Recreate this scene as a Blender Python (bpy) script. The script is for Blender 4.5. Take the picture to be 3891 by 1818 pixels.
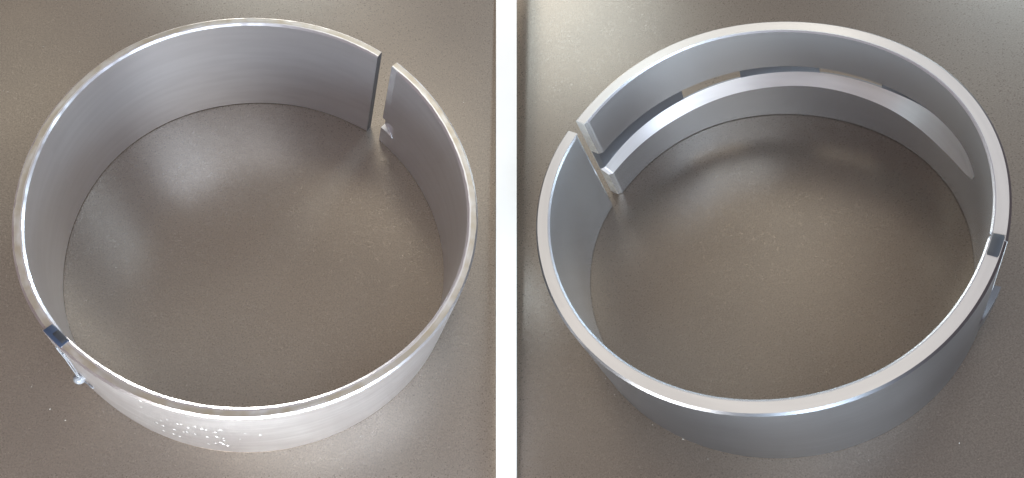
import bpy, bmesh, math, random
from mathutils import Vector, Matrix, noise
from mathutils.geometry import tessellate_polygon
R = math.radians
sc = bpy.context.scene
for o in list(bpy.data.objects): bpy.data.objects.remove(o)
S = 0.05                                    # one outer bearing radius = 50 mm
random.seed(4)

# ------------------------------------------------------------ camera
PITCH = 60.0                                # degrees below the horizon
cam_d = bpy.data.cameras.new('camera'); cam = bpy.data.objects.new('camera', cam_d)
sc.collection.objects.link(cam); sc.camera = cam
cam.location = (0, 0, 4.6*S); cam.rotation_euler = (R(90-PITCH), 0, 0)
cam_d.sensor_width = 36.0; cam_d.lens = 36.0*3300/3891; cam_d.clip_start = 0.01; cam_d.clip_end = 50
M = Matrix.Translation(cam.location) @ cam.rotation_euler.to_matrix().to_4x4()
M3 = M.to_3x3()
def W(x, y, z): return M @ Vector((x*S, y*S, -z*S))        # x right, y up, z ahead of the lens, in ring radii
def D(x, y, z): return (M3 @ Vector((x, y, -z))).normalized()

# ------------------------------------------------------------ world, lamps, exposure
wd = bpy.data.worlds.new('World'); sc.world = wd; wd.use_nodes = True
bg = wd.node_tree.nodes['Background']; bg.inputs[0].default_value = (1.000, 0.689, 0.672, 1); bg.inputs[1].default_value = 0.189
sc.view_settings.view_transform = 'Standard'; sc.view_settings.look = 'None'
sc.view_settings.exposure = 0.0; sc.view_settings.gamma = 1
def area(name, pos, target, w, h, rad, col):
    d = bpy.data.lights.new(name, 'AREA'); d.shape = 'RECTANGLE'; d.size = w*S; d.size_y = h*S
    d.energy = rad*math.pi*w*h*S*S; d.color = col
    o = bpy.data.objects.new(name, d); sc.collection.objects.link(o)
    o.location = Vector(pos)*S
    o.rotation_euler = (Vector(target)*S-o.location).to_track_quat('-Z', 'Y').to_euler()
    return o
#LIGHTS: added area lamps out of view, placed and tinted to fit the tones
area('added_light', (2.65, -5.09, 1.94), (0.00, 2.20, 0.00), 2.6, 1.4, 56.87, (0.683, 0.841, 1.000))
area('added_light', (-2.19, 9.21, 2.40), (-0.60, 3.64, 0.20), 2.2, 1.5, 32.22, (1.000, 0.954, 0.849))
area('added_light', (2.50, -0.80, 6.50), (1.25, 1.30, 0.00), 2.4, 2.1, 5.69, (0.683, 0.819, 1.000))
area('added_light', (0.00, 5.80, 6.50), (0.00, 3.28, 0.00), 2.4, 2.1, 1.61, (1.000, 0.981, 0.849))
area('added_light', (-1.85, -2.00, 0.90), (-0.60, 1.18, 0.20), 2.2, 1.5, 20.39, (0.985, 1.000, 0.997))
area('added_light', (5.00, 10.20, 6.50), (2.50, 4.60, 0.00), 2.4, 2.1, 30.41, (0.683, 0.867, 1.000))
area('added_light', (-2.50, 10.20, 6.50), (-1.25, 4.60, 0.00), 2.4, 2.1, 7.88, (0.755, 0.925, 1.000))
area('added_light', (0.00, -0.80, 6.50), (0.00, 1.30, 0.00), 2.4, 2.1, 3.63, (0.817, 0.901, 1.000))
area('added_light', (0.00, 3.60, 6.50), (0.00, 2.62, 0.00), 2.4, 2.1, 0.53, (1.000, 0.981, 0.849))
area('added_light', (-5.00, 5.80, 6.50), (-2.50, 3.28, 0.00), 2.4, 2.1, 0.92, (0.949, 1.000, 0.865))
area('added_light', (5.00, 3.60, 6.50), (2.50, 2.62, 0.00), 2.4, 2.1, 4.08, (0.683, 0.859, 1.000))
area('added_light', (-2.50, 3.60, 6.50), (-1.25, 2.62, 0.00), 2.4, 2.1, 0.38, (1.000, 0.981, 0.849))

# ------------------------------------------------------------ helpers
def tag(o, label=None, cat=None, group=None, kind=None):
    if label: o['label'] = label
    if cat: o['category'] = cat
    if group: o['group'] = group
    if kind: o['kind'] = kind
    return o
def link(name, bm, mat, parent=None, smooth=True, angle=35):
    me = bpy.data.meshes.new(name); bm.to_mesh(me); bm.free()
    me.materials.append(mat)
    if smooth:
        for p in me.polygons: p.use_smooth = True
        me.set_sharp_from_angle(angle=R(angle))
    o = bpy.data.objects.new(name, me); sc.collection.objects.link(o)
    if parent: o.parent = parent
    return o
def nodes(name):
    m = bpy.data.materials.new(name); m.use_nodes = True
    nt = m.node_tree; b = nt.nodes['Principled BSDF']
    return m, nt, b
def N(nt, t, **k):
    n = nt.nodes.new(t)
    for a, v in k.items():
        if a in n.inputs: n.inputs[a].default_value = v
        else: setattr(n, a, v)
    return n
def ramp(nt, fac, stops):
    r = nt.nodes.new('ShaderNodeValToRGB'); e = r.color_ramp.elements
    r.color_ramp.interpolation = 'EASE'
    while len(e) < len(stops): e.new(0.5)
    for i, (p, c) in enumerate(stops):
        e[i].position = p; e[i].color = c if len(c) == 4 else (*c, 1)
    nt.links.new(fac, r.inputs[0]); return r.outputs[0]

# ------------------------------------------------------------ materials
def mat_board(name, base, flake, rough):
    m, nt, b = nodes(name); L = nt.links.new
    tc = N(nt, 'ShaderNodeTexCoord')
    v = N(nt, 'ShaderNodeTexVoronoi', Scale=4200.0); L(tc.outputs['Object'], v.inputs['Vector'])
    n1 = N(nt, 'ShaderNodeTexNoise', Scale=2600.0, Detail=3.0); L(tc.outputs['Object'], n1.inputs['Vector'])
    n2 = N(nt, 'ShaderNodeTexNoise', Scale=22.0, Detail=4.0); L(tc.outputs['Object'], n2.inputs['Vector'])
    c1 = ramp(nt, n1.outputs['Fac'], [(0.3, [x*0.80 for x in base]), (0.7, [x*1.22 for x in base])])
    mx = N(nt, 'ShaderNodeMix', data_type='RGBA', blend_type='MULTIPLY'); mx.inputs['Factor'].default_value = 1
    L(c1, mx.inputs['A']); L(ramp(nt, n2.outputs['Fac'], [(0.3, (.93, .93, .93)), (0.7, (1.05, 1.04, 1.02))]), mx.inputs['B'])
    fl = N(nt, 'ShaderNodeMix', data_type='RGBA', blend_type='MIX')
    L(mx.outputs['Result'], fl.inputs['A']); fl.inputs['B'].default_value = (*[min(1, x*1.12) for x in base], 1)
    L(fl.outputs['Result'], b.inputs['Base Color'])
    b.inputs['Metallic'].default_value = 0.55
    # sparse metal flakes, each tilted its own way
    vr = N(nt, 'ShaderNodeTexVoronoi', Scale=3000.0); L(tc.outputs['Object'], vr.inputs['Vector'])
    sp = N(nt, 'ShaderNodeSeparateColor'); L(vr.outputs['Color'], sp.inputs[0])
    isf = N(nt, 'ShaderNodeMath', operation='LESS_THAN'); L(sp.outputs[0], isf.inputs[0]); isf.inputs[1].default_value = 0.05
    L(isf.outputs[0], fl.inputs['Factor'])
    sub = N(nt, 'ShaderNodeVectorMath', operation='SUBTRACT'); L(v.outputs['Color'], sub.inputs[0]); sub.inputs[1].default_value = (.5, .5, .5)
    amt = N(nt, 'ShaderNodeMath', operation='MULTIPLY_ADD'); L(isf.outputs[0], amt.inputs[0]); amt.inputs[1].default_value = flake; amt.inputs[2].default_value = flake*0.5
    scl = N(nt, 'ShaderNodeVectorMath', operation='SCALE'); L(sub.outputs[0], scl.inputs[0]); L(amt.outputs[0], scl.inputs['Scale'])
    geo = N(nt, 'ShaderNodeNewGeometry')
    add = N(nt, 'ShaderNodeVectorMath', operation='ADD'); L(geo.outputs['Normal'], add.inputs[0]); L(scl.outputs[0], add.inputs[1])
    nrm = N(nt, 'ShaderNodeVectorMath', operation='NORMALIZE'); L(add.outputs[0], nrm.inputs[0])
    L(nrm.outputs[0], b.inputs['Normal'])
    rr = N(nt, 'ShaderNodeMath', operation='MULTIPLY_ADD'); L(isf.outputs[0], rr.inputs[0]); rr.inputs[1].default_value = -0.06; rr.inputs[2].default_value = rough
    L(rr.outputs[0], b.inputs['Roughness'])
    return m
def mat_steel(name, base, rough, streak=0.5, dirty=None, aniso=0.0, bump=0.3, blotch=0.6, bscale=38.0, metal=0.95):
    """turned or rolled metal in the ring's own coordinates (x, y across, z along the axis)"""
    m, nt, b = nodes(name); L = nt.links.new
    tc = N(nt, 'ShaderNodeTexCoord')
    mp = N(nt, 'ShaderNodeMapping'); L(tc.outputs['Object'], mp.inputs['Vector']); mp.inputs['Scale'].default_value = (1, 1, 1)
    # streaks that run round the wall: noise stretched round the axis
    sx = N(nt, 'ShaderNodeSeparateXYZ'); L(tc.outputs['Object'], sx.inputs[0])
    at = N(nt, 'ShaderNodeMath', operation='ARCTAN2'); L(sx.outputs[1], at.inputs[0]); L(sx.outputs[0], at.inputs[1])
    ln = N(nt, 'ShaderNodeVectorMath', operation='LENGTH')
    cb0 = N(nt, 'ShaderNodeCombineXYZ'); L(sx.outputs[0], cb0.inputs[0]); L(sx.outputs[1], cb0.inputs[1]); L(cb0.outputs[0], ln.inputs[0])
    cb = N(nt, 'ShaderNodeCombineXYZ')
    k = N(nt, 'ShaderNodeMath', operation='MULTIPLY'); k.inputs[1].default_value = 0.03; L(at.outputs[0], k.inputs[0])
    L(k.outputs[0], cb.inputs[0]); L(ln.outputs['Value'], cb.inputs[1]); L(sx.outputs[2], cb.inputs[2])
    ns = N(nt, 'ShaderNodeTexNoise', Scale=650.0, Detail=1.0)
    mp2 = N(nt, 'ShaderNodeMapping'); mp2.inputs['Scale'].default_value = (0.12, 1, 1); L(cb.outputs[0], mp2.inputs['Vector']); L(mp2.outputs[0], ns.inputs['Vector'])
    nb = N(nt, 'ShaderNodeTexNoise', Scale=bscale, Detail=2.0); L(tc.outputs['Object'], nb.inputs['Vector'])
    c = ramp(nt, ns.outputs['Fac'], [(0.25, [x*(1-.22*streak) for x in base]), (0.75, [min(1, x*(1+.18*streak)) for x in base])])
    mx = N(nt, 'ShaderNodeMix', data_type='RGBA', blend_type='MIX')
    L(c, mx.inputs['A']); mx.inputs['B'].default_value = (*(dirty or [x*.7 for x in base]), 1)
    L(ramp(nt, nb.outputs['Fac'], [(0.05, (0, 0, 0)), (0.95, (blotch,)*3)]), mx.inputs['Factor'])
    L(mx.outputs['Result'], b.inputs['Base Color'])
    b.inputs['Metallic'].default_value = metal
    b.inputs['Roughness'].default_value = rough
    bp = N(nt, 'ShaderNodeBump', Strength=bump, Distance=0.00004); L(ns.outputs['Fac'], bp.inputs['Height'])
    L(bp.outputs[0], b.inputs['Normal'])
    return m
def mat_plain(name, col, rough, metal=0.0, vary=.1, **k):
    m, nt, b = nodes(name)
    tc = N(nt, 'ShaderNodeTexCoord'); n = N(nt, 'ShaderNodeTexNoise', Scale=120.0, Detail=4.0); nt.links.new(tc.outputs['Object'], n.inputs['Vector'])
    nt.links.new(ramp(nt, n.outputs['Fac'], [(0.3, [x*(1-vary) for x in col]), (0.7, [min(1, x*(1+vary*.8)) for x in col])]), b.inputs['Base Color'])
    b.inputs['Roughness'].default_value = rough; b.inputs['Metallic'].default_value = metal
    for a, v in k.items(): b.inputs[a].default_value = v
    return m
board_l = mat_board('coated_board_left', (0.320, 0.274, 0.230), 0.05, 0.31)
board_r = mat_board('coated_board_right', (0.240, 0.203, 0.168), 0.03, 0.31)
table_m = mat_plain('white_table', (0.99, 0.975, 0.94), 0.6, vary=.01)
steel_back = mat_steel('rolled_steel', (0.92, 0.91, 0.91), 0.36, dirty=(0.66, 0.62, 0.62), blotch=.9, bscale=75.0)
steel_rim = mat_steel('turned_rim', (0.90, 0.87, 0.82), 0.32, streak=1.6, dirty=(0.55, 0.47, 0.34), bump=.3, blotch=1.0, bscale=330.0, metal=.65)
lining_m = mat_steel('grey_lining', (0.90, 0.91, 0.94), 0.28, streak=.2, dirty=(0.86, 0.85, 0.88), bump=.05, metal=.85)
chamfer_m = mat_steel('lining_edge', (0.56, 0.53, 0.50), 0.30, streak=.7)
darkened_back = mat_steel('darkened_steel', (0.27, 0.275, 0.29), 0.32, streak=.3, bump=.2)  # darker base than the left ring's back, standing in for dimmer light
plate_rim = mat_steel('plated_rim', (0.95, 0.92, 0.87), 0.25, streak=.25, bump=.0, dirty=(0.88, 0.86, 0.82), metal=.55)
overlay_m = mat_steel('blue_grey_overlay', (0.86, 0.92, 0.97), 0.26, streak=.15, bump=.0, dirty=(0.84, 0.90, 0.96), metal=.85)
groove_m = mat_steel('machined_groove', (0.95, 0.94, 0.92), 0.34, streak=.3, bump=.1, metal=.55, dirty=(0.90, 0.88, 0.85))
floor_m = mat_steel('darkened_groove_floor', (0.36, 0.39, 0.44), 0.36, streak=.2, bump=.1, metal=.8)  # darker than the lining: the recess's dark reflection is put into the colour
end_r = mat_steel('ground_end', (0.86, 0.86, 0.84), 0.5, streak=.6, bump=.4, metal=.3)
end_l = mat_steel('dark_end', (0.13, 0.15, 0.20), 0.35, streak=.5, bump=.3)
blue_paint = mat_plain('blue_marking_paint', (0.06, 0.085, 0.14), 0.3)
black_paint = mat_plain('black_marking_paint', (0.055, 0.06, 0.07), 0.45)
dust_m = mat_plain('pale_dust', (0.7, 0.68, 0.62), 0.7)
mark_m = mat_plain('bright_stamped_metal', (0.74, 0.74, 0.75), 0.36, 0.95)
drop_m = mat_plain('pale_oil', (0.27, 0.29, 0.32), 0.3)

# ------------------------------------------------------------ the two measured poses
FIT = {"L": [-1.07104, 0.16678, 3.76048, 1.12338, 0.12128, 0.95242, 0.6899, -0.07336, 0.00399, 0.0551, 0.037, 0.02162, 0.02923, -0.00173, 0.01767, -0.09519, -0.00688, 0.04018, 0.01582, -0.01476, 0.00591, 0.00803, 0.00099],
       "R": [1.09121, 0.20533, 3.78033, 1.05661, -0.27814, 0.93274, 0.71936, 0.05269, 0.00142, 0.05134, -0.01463, 0.02026, -0.01633, 0.00262, -0.00928, -0.05034, -0.00322, 0.03211, -0.00033, -0.01187, -0.00537, 0.01255, 0.0034]}
def axes(a, b):
    n = Vector((math.sin(b), math.cos(b)*math.cos(a), -math.cos(b)*math.sin(a)))
    u = n.cross(Vector((0, 0, 1))).normalized()
    if u.x < 0: u = -u
    return n, u, n.cross(u)
class Pose:
    def __init__(s, k):
        p = FIT[k]; s.p = p; s.ri, s.h = p[5], p[6]; s.lu, s.lv = p[7], p[8]
        n, u, v = axes(p[3], p[4]); s.n, s.u, s.v = n, u, v
        s.O = Vector(p[:3]) - n*s.h                      # ring centre on the board, lens frame, ring radii
        cu, cv, cn = D(*u), D(*(-v)), D(*n)
        k_ = 1.055 if k == 'L' else 1.0                  # the left ring is a little larger than the right one
        s.mat = Matrix.Translation(W(*(s.O*k_))) @ Matrix((cu, cv, cn)).transposed().to_4x4() @ Matrix.Scale(k_, 4)
        s.q = [[0, 0, *p[9:15]], p[15:23]]
    def pt(s, sh, r, t, z):                             # local coordinates on the board (metres)
        q = s.q[sh]
        e = sum(q[2+2*i]*math.cos((i+2)*t)+q[3+2*i]*math.sin((i+2)*t) for i in range(3))
        w = 1-z/s.h; g = e+r
        return Vector(((q[0]+g*math.cos(t)+s.lu*w)*S, -(q[1]+g*math.sin(t)+s.lv*w)*S, z*S))
    def on(s, X, Y):                                    # where the sight line through photo pixel X, Y meets the board
        d = Vector(((X-1945.5)/3300, -(Y-909)/3300, 1.0))
        k = s.O.dot(s.n)/d.dot(s.n); P = d*k-s.O
        return Vector((P.dot(s.u)*S, -P.dot(s.v)*S, 0))
PL, PR = Pose('L'), Pose('R')

# ------------------------------------------------------------ setting: white table and the two coated boards
def table(z):
    bm = bmesh.new(); bmesh.ops.create_cube(bm, size=1)
    bmesh.ops.scale(bm, vec=(1.4, 1.1, 0.03), verts=bm.verts)
    bmesh.ops.bevel(bm, geom=bm.edges[:], offset=0.004, segments=3, affect='EDGES')
    o = link('white_table', bm, table_m); o.location = (0, 0.12, z-0.015)
    tag(o, 'smooth white tabletop that carries the two grey boards', 'table')
def board(pose, xs, name, label, mat):
    pts = [pose.on(x, y) for x, y in xs]
    bm = bmesh.new(); th = 0.0009
    c = sum(pts, Vector())/4
    top = [bm.verts.new(p) for p in pts]
    mid = [bm.verts.new(p+Vector((0, 0, -0.0002))+(p-c).normalized()*0) for p in pts]
    low = [bm.verts.new(p+(c-p)*0.012+Vector((0, 0, -th))) for p in pts]
    bm.faces.new(top); bm.faces.new(low[::-1])
    for a, b in ((top, mid), (mid, low)):
        for i in range(4): bm.faces.new((a[i], a[(i+1) % 4], b[(i+1) % 4], b[i]))
    bmesh.ops.recalc_face_normals(bm, faces=bm.faces)
    o = link(name, bm, mat, smooth=False); o.matrix_world = pose.mat
    return tag(o, label, 'board')
bl = board(PL, [(-250, -250), (1885, -250), (1885, 1990), (-250, 1990)], 'coated_board', 'dark taupe flecked metallic board under the plain ring on the left', board_l)
br = board(PR, [(1963, -250), (4120, -250), (4120, 1990), (1963, 1990)], 'coated_board', 'dark taupe smooth board under the grooved ring on the right', board_r)
table(min((o.matrix_world @ v.co).z for o in (bl, br) for v in o.data.vertices)-0.0005)

def divider():
    """long white bar lying in the valley between the two boards"""
    def hit(X, Y, z):
        d = D((X-1945.5)/3300, -(Y-909)/3300, 1.0)
        return cam.location + d*((z*S-cam.location.z)/d.z)
    ends = [(-240, 0.592), (1980, 0.378)]
    top = [hit(1885, *ends[0]), hit(1963, *ends[0]), hit(1963, *ends[1]), hit(1885, *ends[1])]
    c = sum(top, Vector())/4; bm = bmesh.new()
    a = [bm.verts.new(p) for p in top]
    b = [bm.verts.new(p+Vector(((c.x-p.x)*.45, 0, -.035*S))) for p in top]
    bm.faces.new(a); bm.faces.new(b[::-1])
    for k in range(4): bm.faces.new((a[k], a[(k+1) % 4], b[(k+1) % 4], b[k]))
    bmesh.ops.recalc_face_normals(bm, faces=bm.faces)
    tag(link('divider_bar', bm, table_m, smooth=False), 'plain white bar running between the two grey boards from top to bottom', 'bar')
divider()

# ------------------------------------------------------------ bearing shells
def smooth01(x): x = max(0., min(1., x)); return x*x*(3-2*x)
def shell(pose, sh, t0, t1, label, cfg):
    """half shell from angle t0 to t1 (degrees)"""
    h, ri = pose.h, pose.ri; C = cfg
    tl = C.get('lining', 0.012); co, ci, cb = C['co'], C['ci'], 0.006
    a0, a1 = R(t0), R(t1)
    z0, z1 = C.get('zband', (0.39*h, 0.61*h)); l0, l1 = C.get('zlug', (0.22*h, 0.35*h))
    eps = 0.003
    slots = [(R(a), R(b)) for a, b in C.get('slots', [])]
    ths = set()
    n = max(24, int(abs(t1-t0)*1.1))
    for i in range(n+1): ths.add(round(a0+(a1-a0)*i/n, 5))
    for a, b in slots:
        for x in (a, b): ths.add(round(x, 5))
    for k in range(1, 9):
        ths.add(round(a0+(a1-a0)*0.0030*k, 5)); ths.add(round(a1-(a1-a0)*0.0030*k, 5))
    ths = sorted(ths)
    lug_in = C.get('lug_in')                            # 'start' or 'end': where the wall is pressed outward
    def lug(t, z):
        if not lug_in: return 0.0
        d = (t-a0) if lug_in == 'start' else (a1-t)
        L_ = C.get('lug_len', 0.13)
        if d > L_ or not (l0 <= z <= l1): return 0.0
        return C.get('lug_h', 0.05)*(1-d/L_)**0.8
    def lerp(tab, t):                                   # smooth curve through (degrees, share of the height)
        d = max(tab[0][0], min(tab[-1][0], math.degrees(t)))
        k = max(i for i in range(len(tab)-1) if tab[i][0] <= d)
        (x0, y0), (x1, y1) = tab[k], tab[k+1]
        m = lambda a, b: (tab[b][1]-tab[a][1])/(tab[b][0]-tab[a][0])
        m0 = m(max(0, k-1), k+1); m1 = m(k, min(len(tab)-1, k+2)); w = x1-x0; u = (d-x0)/w
        return ((2*u**3-3*u*u+1)*y0+(u**3-2*u*u+u)*w*m0+(-2*u**3+3*u*u)*y1+(u**3-u*u)*w*m1)*h
    gr = C.get('groove')
    def depth(t):
        if not gr: return 0.0
        return lerp(gr, t)/h
    def g_z(t): return (lerp(C['glo'], t), lerp(C['ghi'], t), lerp(C['gfl'], t)) if gr else (z0, z1, z0)
    crush = C.get('crush', 0.0)
    def inner(t):                                       # inner path from top to bottom, list of (r, z)
        d = depth(t); g_lo, g_hi, g_fl = g_z(t)
        e = crush*max(0, 1-min(t-a0, a1-t)/C.get('crush_len', 0.10))        # thinned wall close to the parting line
        A = [(ri+ci, h), (ri+e, h-ci*C.get('cslope', 1))]
        if gr:
            A += [(ri+e, g_hi+eps), (ri+e+d, g_hi), (ri+e+d, g_fl), (ri+e, g_lo-eps)] if d > 0.0008 else [(ri+e, g_hi+eps), (ri+e, g_hi), (ri+e, g_fl), (ri+e, g_lo-eps)]
        else:
            for z in (l1+eps, l1, l0, l0-eps): A.append((ri+e+lug(t, z), z))
        A += [(ri+e, cb), (ri+e+cb, 0)]
        return A
    def outer(t):                                       # outer path from bottom to top
        o_ = [(1-cb, 0), (1, cb)]
        g_lo, g_hi, g_fl = g_z(t)
        zz = (l0-eps, l0, l1, l1+eps) if lug_in else (g_fl-eps, g_fl, g_hi, g_hi+eps)
        for z in zz: o_.append((1+lug(t, z), z))
        o_ += [(1, h-co), (1-co, h)]
        return o_
    rl = C.get('rl', ri+ci+tl)                          # where the rim changes from lining to steel
    back, lin, rim, gro, flo = [bmesh.new() for _ in range(5)]
    rows = []
    for t in ths:
        rows.append([*outer(t), (rl, h), *inner(t)])
    n_out = 8; n_tot = len(rows[0])
    # which strip belongs to which mesh; index j joins point j to j+1 (closed)
    which = []
    for j in range(n_tot):
        if j < n_out-2: w = 'back'
        elif j == n_out-2: w = 'back'
        elif j == n_out-1: w = 'rim'
        elif j == n_out: w = 'lin'
        elif j == n_tot-1: w = 'back'
        else: w = 'lin'
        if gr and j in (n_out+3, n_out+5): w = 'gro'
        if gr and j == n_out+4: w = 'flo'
        which.append(w)
    B = dict(back=back, lin=lin, rim=rim, gro=gro, flo=flo); cache = {}
    end_tuck = C.get('end', 0.004)
    def V(key, i, j):
        k = (key, i, j)
        if k not in cache:
            r, z = rows[i][j]; t = ths[i]
            wob = 0.0
            if C.get('wobble') and j in (n_out-1, n_out, n_out+1):
                p = Vector((math.cos(t)*9, math.sin(t)*9, j*3.1)); wob = C['wobble']*noise.noise(p*2.2)+C['wobble']*.6*noise.noise(p*7)
            cache[k] = B[key].verts.new(pose.pt(sh, r+wob, t, z))
        return cache[k]
    jo = (4, 5) if False else None
    out_strip = 3                                       # outer strip between the two middle z levels
    flo_strip = n_out+4 if gr else None
    for i in range(len(ths)-1):
        tm = (ths[i]+ths[i+1])/2
        cut = any(a < tm < b for a, b in slots)
        for j in range(n_tot):
            if cut and (j == out_strip or j == flo_strip): continue
            jj = (j+1) % n_tot; key = which[j]
            if key in ('gro', 'flo') and depth(ths[i+1]) < .0009: key = 'lin'
            B[key].faces.new((V(key, i, j), V(key, i+1, j), V(key, i+1, jj), V(key, i, jj)))
        if cut:                                         # roof and floor of the slot
            o_lo, o_hi = out_strip, out_strip+1; f_hi, f_lo = flo_strip, flo_strip+1
            for a, b in ((o_lo, f_lo), (f_hi, o_hi)):
                w = 'gro' if tm > 0 else 'back'  # light put in by material: pale faces in third slot, dark in others
                B[w].faces.new((V(w, i, a), V(w, i+1, a), V(w, i+1, b), V(w, i, b)))
    for a, b in slots:                                  # the ends of each slot
        for x in (a, b):
            i = min(range(len(ths)), key=lambda k: abs(ths[k]-x))
            back.faces.new([V('back', i, j) for j in (out_strip, out_strip+1, flo_strip, flo_strip+1)])
    ends = []
    for i in (0, len(ths)-1):                           # end faces
        eb = bmesh.new(); vs = [eb.verts.new(pose.pt(sh, r, ths[i], z)) for r, z in rows[i]]
        for tri in tessellate_polygon([[Vector((r, z, 0)) for r, z in rows[i]]]):
            try: eb.faces.new([vs[k] for k in tri])
            except ValueError: pass
        ends.append(eb)
    root = bpy.data.objects.new('bearing_shell', None); sc.collection.objects.link(root)
    root.empty_display_size = 0.01; root.matrix_world = pose.mat
    tag(root, label, 'bearing')
    # normals: build a joined copy is not needed, faces are all laid out the same way round; fix ends by recalculation
    for key, nm, mt in (('back', 'steel_back', C['m_back']), ('rim', 'rim_face', C['m_rim']), ('lin', 'lining', C['m_lin']), ('gro', 'groove_side', C.get('m_gro')), ('flo', 'groove_floor', C.get('m_flo'))):
        bm = B[key]
        if not bm.faces: bm.free(); continue
        link(nm, bm, mt, root, angle=28)
    for eb in ends: link('end_face', eb, C['m_end'], root, smooth=False)
    return root
def patch(pose, sh, ta, tb, r0, r1, z, hh, mat, name, parent):
    """raised curved slab lying on the rim"""
    bm = bmesh.new(); n = 8; rows = []
    for i in range(n+1):
        t = R(ta+(tb-ta)*i/n)
        k = 0.0 if 0 < i < n else 0.002
        rows.append([bm.verts.new(pose.pt(sh, r, t, zz)) for r, zz in ((r0+.002, z-hh), (r0, z-k), (r0+.006, z+hh-k), (r1-.006, z+hh-k), (r1, z-k), (r1-.002, z-hh))])
    for i in range(n):
        for j in range(6): bm.faces.new((rows[i][j], rows[i+1][j], rows[i+1][(j+1) % 6], rows[i][(j+1) % 6]))
    bm.faces.new(rows[0]); bm.faces.new(rows[-1])
    bmesh.ops.recalc_face_normals(bm, faces=bm.faces)
    return link(name, bm, mat, parent)

cfgL = dict(co=0.009, ci=0.009, cslope=.8, rl=0.968, wobble=0.0022, crush=0.006, m_back=steel_back, m_rim=steel_rim, m_lin=lining_m, m_end=end_l)
cfgR = dict(crush=.016, crush_len=.022, co=0.010, ci=0.007, cslope=1, rl=0.944, m_back=darkened_back, m_rim=plate_rim, m_lin=overlay_m, m_gro=groove_m, m_flo=floor_m, m_end=end_r)
s1 = shell(PL, 0, 122.6, 360-76, 'upper left plain half of the left ring with silvery grey smooth inner wall', cfgL)
s2 = shell(PL, 1, -65, 122.1, 'lower right plain half of the left ring with rows of stamped marks and yellowed rim', dict(cfgL, lug_in='start', zlug=(0.20*PL.h, 0.33*PL.h), lug_h=.03, lug_len=.09))
s3 = shell(PR, 1, -117, 47.3, 'upper half of the right ring with a central oil groove and three long slots', dict(cfgR, gfl=[(-118, .345), (-86, .36), (-62, .41), (-40, .45), (-20, .455), (-4, .50), (8, .515), (19, .54)], glo=[(-118, .31), (-86, .30), (-62, .35), (-40, .39), (-20, .375), (0, .34), (8, .37), (14, .43), (17.5, .50), (19, .535)], ghi=[(-118, .60), (-86, .575), (-46, .61), (-20, .61), (2, .63), (12, .63), (19, .58)], groove=[(-118, .044), (-95, .056), (-45, .060), (-20, .056), (0, .046), (14, .024), (19, 0)], slots=[(-81, -62.5), (-39.5, -21.5), (0.8, 15.5)]))
s4 = shell(PR, 0, 47.9, 236.5, 'lower plain half of the right ring with a locating tang pressed out beside the joint', dict(cfgR, lug_in='start', zlug=(0.17*PR.h, 0.31*PR.h), lug_h=0.032, lug_len=.21))
for k in (s1, s2): k['group'] = 'halves of the plain ring'
for k in (s3, s4): k['group'] = 'halves of the grooved ring'

# ------------------------------------------------------------ marking paint on the rims
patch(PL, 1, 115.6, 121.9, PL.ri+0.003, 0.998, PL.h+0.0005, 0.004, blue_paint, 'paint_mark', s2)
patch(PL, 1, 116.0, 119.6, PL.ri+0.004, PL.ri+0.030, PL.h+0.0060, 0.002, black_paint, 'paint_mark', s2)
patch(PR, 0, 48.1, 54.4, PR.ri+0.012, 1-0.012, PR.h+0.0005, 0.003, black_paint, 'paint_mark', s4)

# ------------------------------------------------------------ oil drop with its threads, on the outside of the plain ring
def frame_at(pose, sh, r, t, z):
    p = pose.pt(sh, r, t, z); q = pose.pt(sh, r+.01, t, z); k = pose.pt(sh, r, t, z+.01)
    nx = (q-p).normalized(); kz = (k-p); kz = (kz-nx*kz.dot(nx)).normalized()
    return p, nx, kz.cross(nx), kz
def tube(bm, pts, rads, seg=7):
    prev = None
    for i, (p, r) in enumerate(zip(pts, rads)):
        d = (pts[min(i+1, len(pts)-1)]-pts[max(i-1, 0)]).normalized()
        a = d.orthogonal().normalized(); b_ = d.cross(a)
        ring_ = [bm.verts.new(p+(a*math.cos(2*math.pi*k/seg)+b_*math.sin(2*math.pi*k/seg))*r) for k in range(seg)]
        if prev:
            for k in range(seg): bm.faces.new((prev[k], prev[(k+1) % seg], ring_[(k+1) % seg], ring_[k]))
        else: bm.faces.new(ring_[::-1])
        prev = ring_
    bm.faces.new(prev)
drop = bpy.data.objects.new('oil_drop', None); sc.collection.objects.link(drop); drop.matrix_world = PL.mat; drop.empty_display_size = .003
tag(drop, 'small pale bluish oil drop hanging outside the left ring below its blue mark', 'oil drop')
bm = bmesh.new(); bmesh.ops.create_uvsphere(bm, u_segments=20, v_segments=14, radius=0.024*S)
c, nx, ty, tz_ = frame_at(PL, 1, 1.014, R(117.2), 0.21)
for v in bm.verts:
    k = v.co.copy(); v.co = c + nx*k.x + ty*k.y*1.05 + tz_*(k.z*1.1)
link('drop', bm, drop_m, drop)
bm = bmesh.new()
tube(bm, [PL.pt(1, 1.004, R(117.6), .64), PL.pt(1, 1.006, R(117.2), .50), PL.pt(1, 1.010, R(117.4), .36), PL.pt(1, 1.012, R(117.4), .24)], [.004*S, .0028*S, .0022*S, .004*S])
tube(bm, [PL.pt(1, 1.003, R(115.8), .62), PL.pt(1, 1.003, R(115.9), .48), PL.pt(1, 1.006, R(116.2), .35), PL.pt(1, 1.010, R(116.8), .24)], [.004*S, .0022*S, .0020*S, .004*S])
link('thread', bm, drop_m, drop)
bm = bmesh.new()
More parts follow.
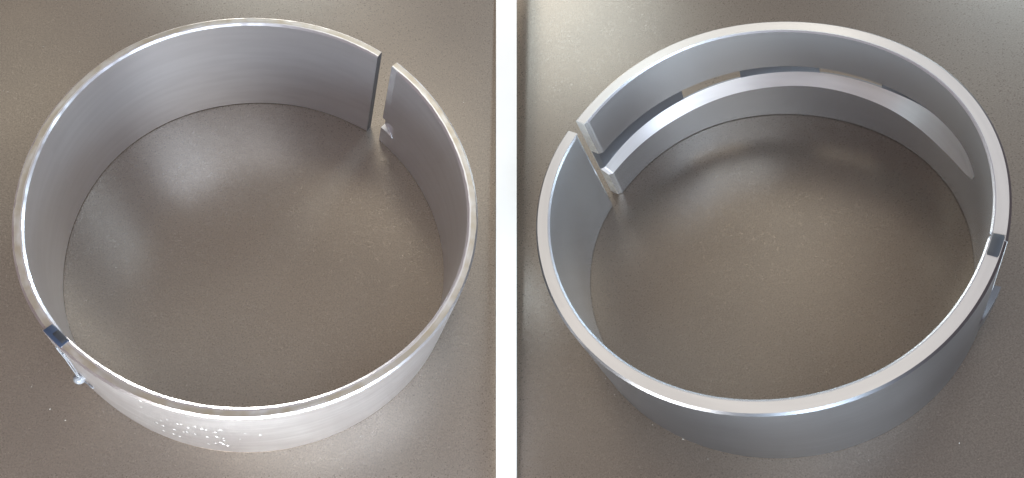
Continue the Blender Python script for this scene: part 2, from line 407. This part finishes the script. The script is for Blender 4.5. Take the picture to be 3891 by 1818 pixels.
tube(bm, [PL.pt(1, 1.010, R(116.9), .19), PL.pt(1, 1.004, R(115), .19), PL.pt(1, 1.004, R(113.4), .20), PL.pt(1, 1.003, R(112.8), .20)], [.004*S, .0022*S, .006*S, .004*S])
link('tail', bm, drop_m, drop)

# ------------------------------------------------------------ stamped marks on the outer wall of the plain ring
MK = [(92.5, 0.66, 1), (93.5, 0.531, 0.7), (98.5, 0.168, 0.8), (96.5, 0.103, 0.8), (91.5, 0.298, 0.9), (90.0, 0.28, 1), (91.0, 0.149, 1), (87.0, 0.28, 1.2), (88.0, 0.168, 1.1), (86.5, 0.149, 0.9), (85.0, 0.438, 0.8), (84.0, 0.448, 0.8), (82.5, 0.41, 1), (80.5, 0.466, 0.8), (79.0, 0.438, 1.1), (78.0, 0.438, 0.9), (76.0, 0.41, 1.2), (74.5, 0.466, 1.2), (83.5, 0.308, 0.8), (78.5, 0.289, 0.9), (76.0, 0.317, 1.2), (74.5, 0.298, 0.8), (74.5, 0.252, 0.9), (79.0, 0.131, 0.9), (77.0, 0.168, 0.8), (75.5, 0.196, 1.2), (75.0, 0.168, 1.3), (74.0, 0.14, 1.4), (65.5, 0.373, 0.9), (87.5, 0.457, 0.6), (70.5, 0.3, 0.5), (69, 0.42, 0.5), (84.5, 0.29, 0.6), (81.5, 0.3, 0.6), (89.5, 0.39, 0.6)]
bm = bmesh.new()
for i, (t, z, k) in enumerate(MK):
    c, nx, ty, kz = frame_at(PL, 1, 1.0, R(t), z)
    t2 = bmesh.new(); bmesh.ops.create_icosphere(t2, subdivisions=2, radius=1)
    a = 0.35*math.sin(i*2.3); n0 = len(bm.verts); vs = []
    for v in t2.verts:
        x, y, w = v.co; y2, w2 = y*math.cos(a)-w*math.sin(a)*.6, w*math.cos(a)+y*math.sin(a)*.6
        vs.append(bm.verts.new(c+nx*x*.0016*S*k+ty*y2*.0085*S*k+kz*w2*.0055*S*k))
    t2.verts.index_update()
    for f in t2.faces: bm.faces.new([vs[v.index] for v in f.verts])
    t2.free()
bmesh.ops.recalc_face_normals(bm, faces=bm.faces)
mk = link('stamped_mark', bm, mark_m, s2)

# ------------------------------------------------------------ dust on the boards and rims
def dust(pose, spots, name, label):
    bm = bmesh.new(); rnd = random.Random(7)
    for X, Y, sz in spots:
        c = pose.on(X, Y); a = rnd.uniform(0, 3.14); L_ = sz*S*.0019*rnd.uniform(.8, 1.8); W_ = sz*S*.0014
        t2 = bmesh.new(); bmesh.ops.create_icosphere(t2, subdivisions=1, radius=1); vs = []
        for v in t2.verts:
            x, y, w = v.co*rnd.uniform(.8, 1.2)
            vs.append(bm.verts.new(c+Vector((x*L_*math.cos(a)-y*W_*math.sin(a), x*L_*math.sin(a)+y*W_*math.cos(a), (w+.7)*W_*.6))))
        t2.verts.index_update()
        for f in t2.faces: bm.faces.new([vs[v.index] for v in f.verts])
        t2.free()
    o = link(name, bm, dust_m); o.matrix_world = pose.mat
    tag(o, label, 'dust', kind='stuff')
rnd = random.Random(11)
DL = [(14, 346, 1.5), (30, 350, 1.6), (165, 178, 1.3), (302, 196, .9), (280, 88, .9), (385, 75, .9), (440, 1017, 1.8), (400, 15, 1.), (1762, 390, 1.2), (1880, 330, .9), (1722, 418, .9), (1383, 108, .8), (190, 1555, 1.5), (248, 1598, 1.2), (120, 1470, 1.2), (350, 1700, 1.), (1370, 1660, 1.1), (1300, 1780, 1.2)]
for _ in range(30):
    X, Y = rnd.uniform(0, 1885), rnd.uniform(1250, 1818)
    if ((X-930)/870)**2+((Y-900)/840)**2 > 1.05: DL.append((X, Y, rnd.uniform(.3, .65)))
for _ in range(6): DL.append((rnd.uniform(0, 700), rnd.uniform(0, 120), rnd.uniform(.3, .6)))
dust(PL, DL, 'dust_specks', 'pale dust specks scattered over the grey board around the left ring')
DR = [(2376, 136, 1.1), (2335, 1500, 1.), (2480, 1615, 1.3), (2595, 1670, 1.6), (2690, 1745, 1.), (3645, 1685, 1.4), (2020, 1335, 1.), (3300, 1750, .7), (2300, 1440, 1.2), (2390, 1545, .9), (3860, 1180, .8), (2110, 300, .7)]
dust(PR, DR, 'dust_specks', 'few pale dust specks on the grey board around the right ring')
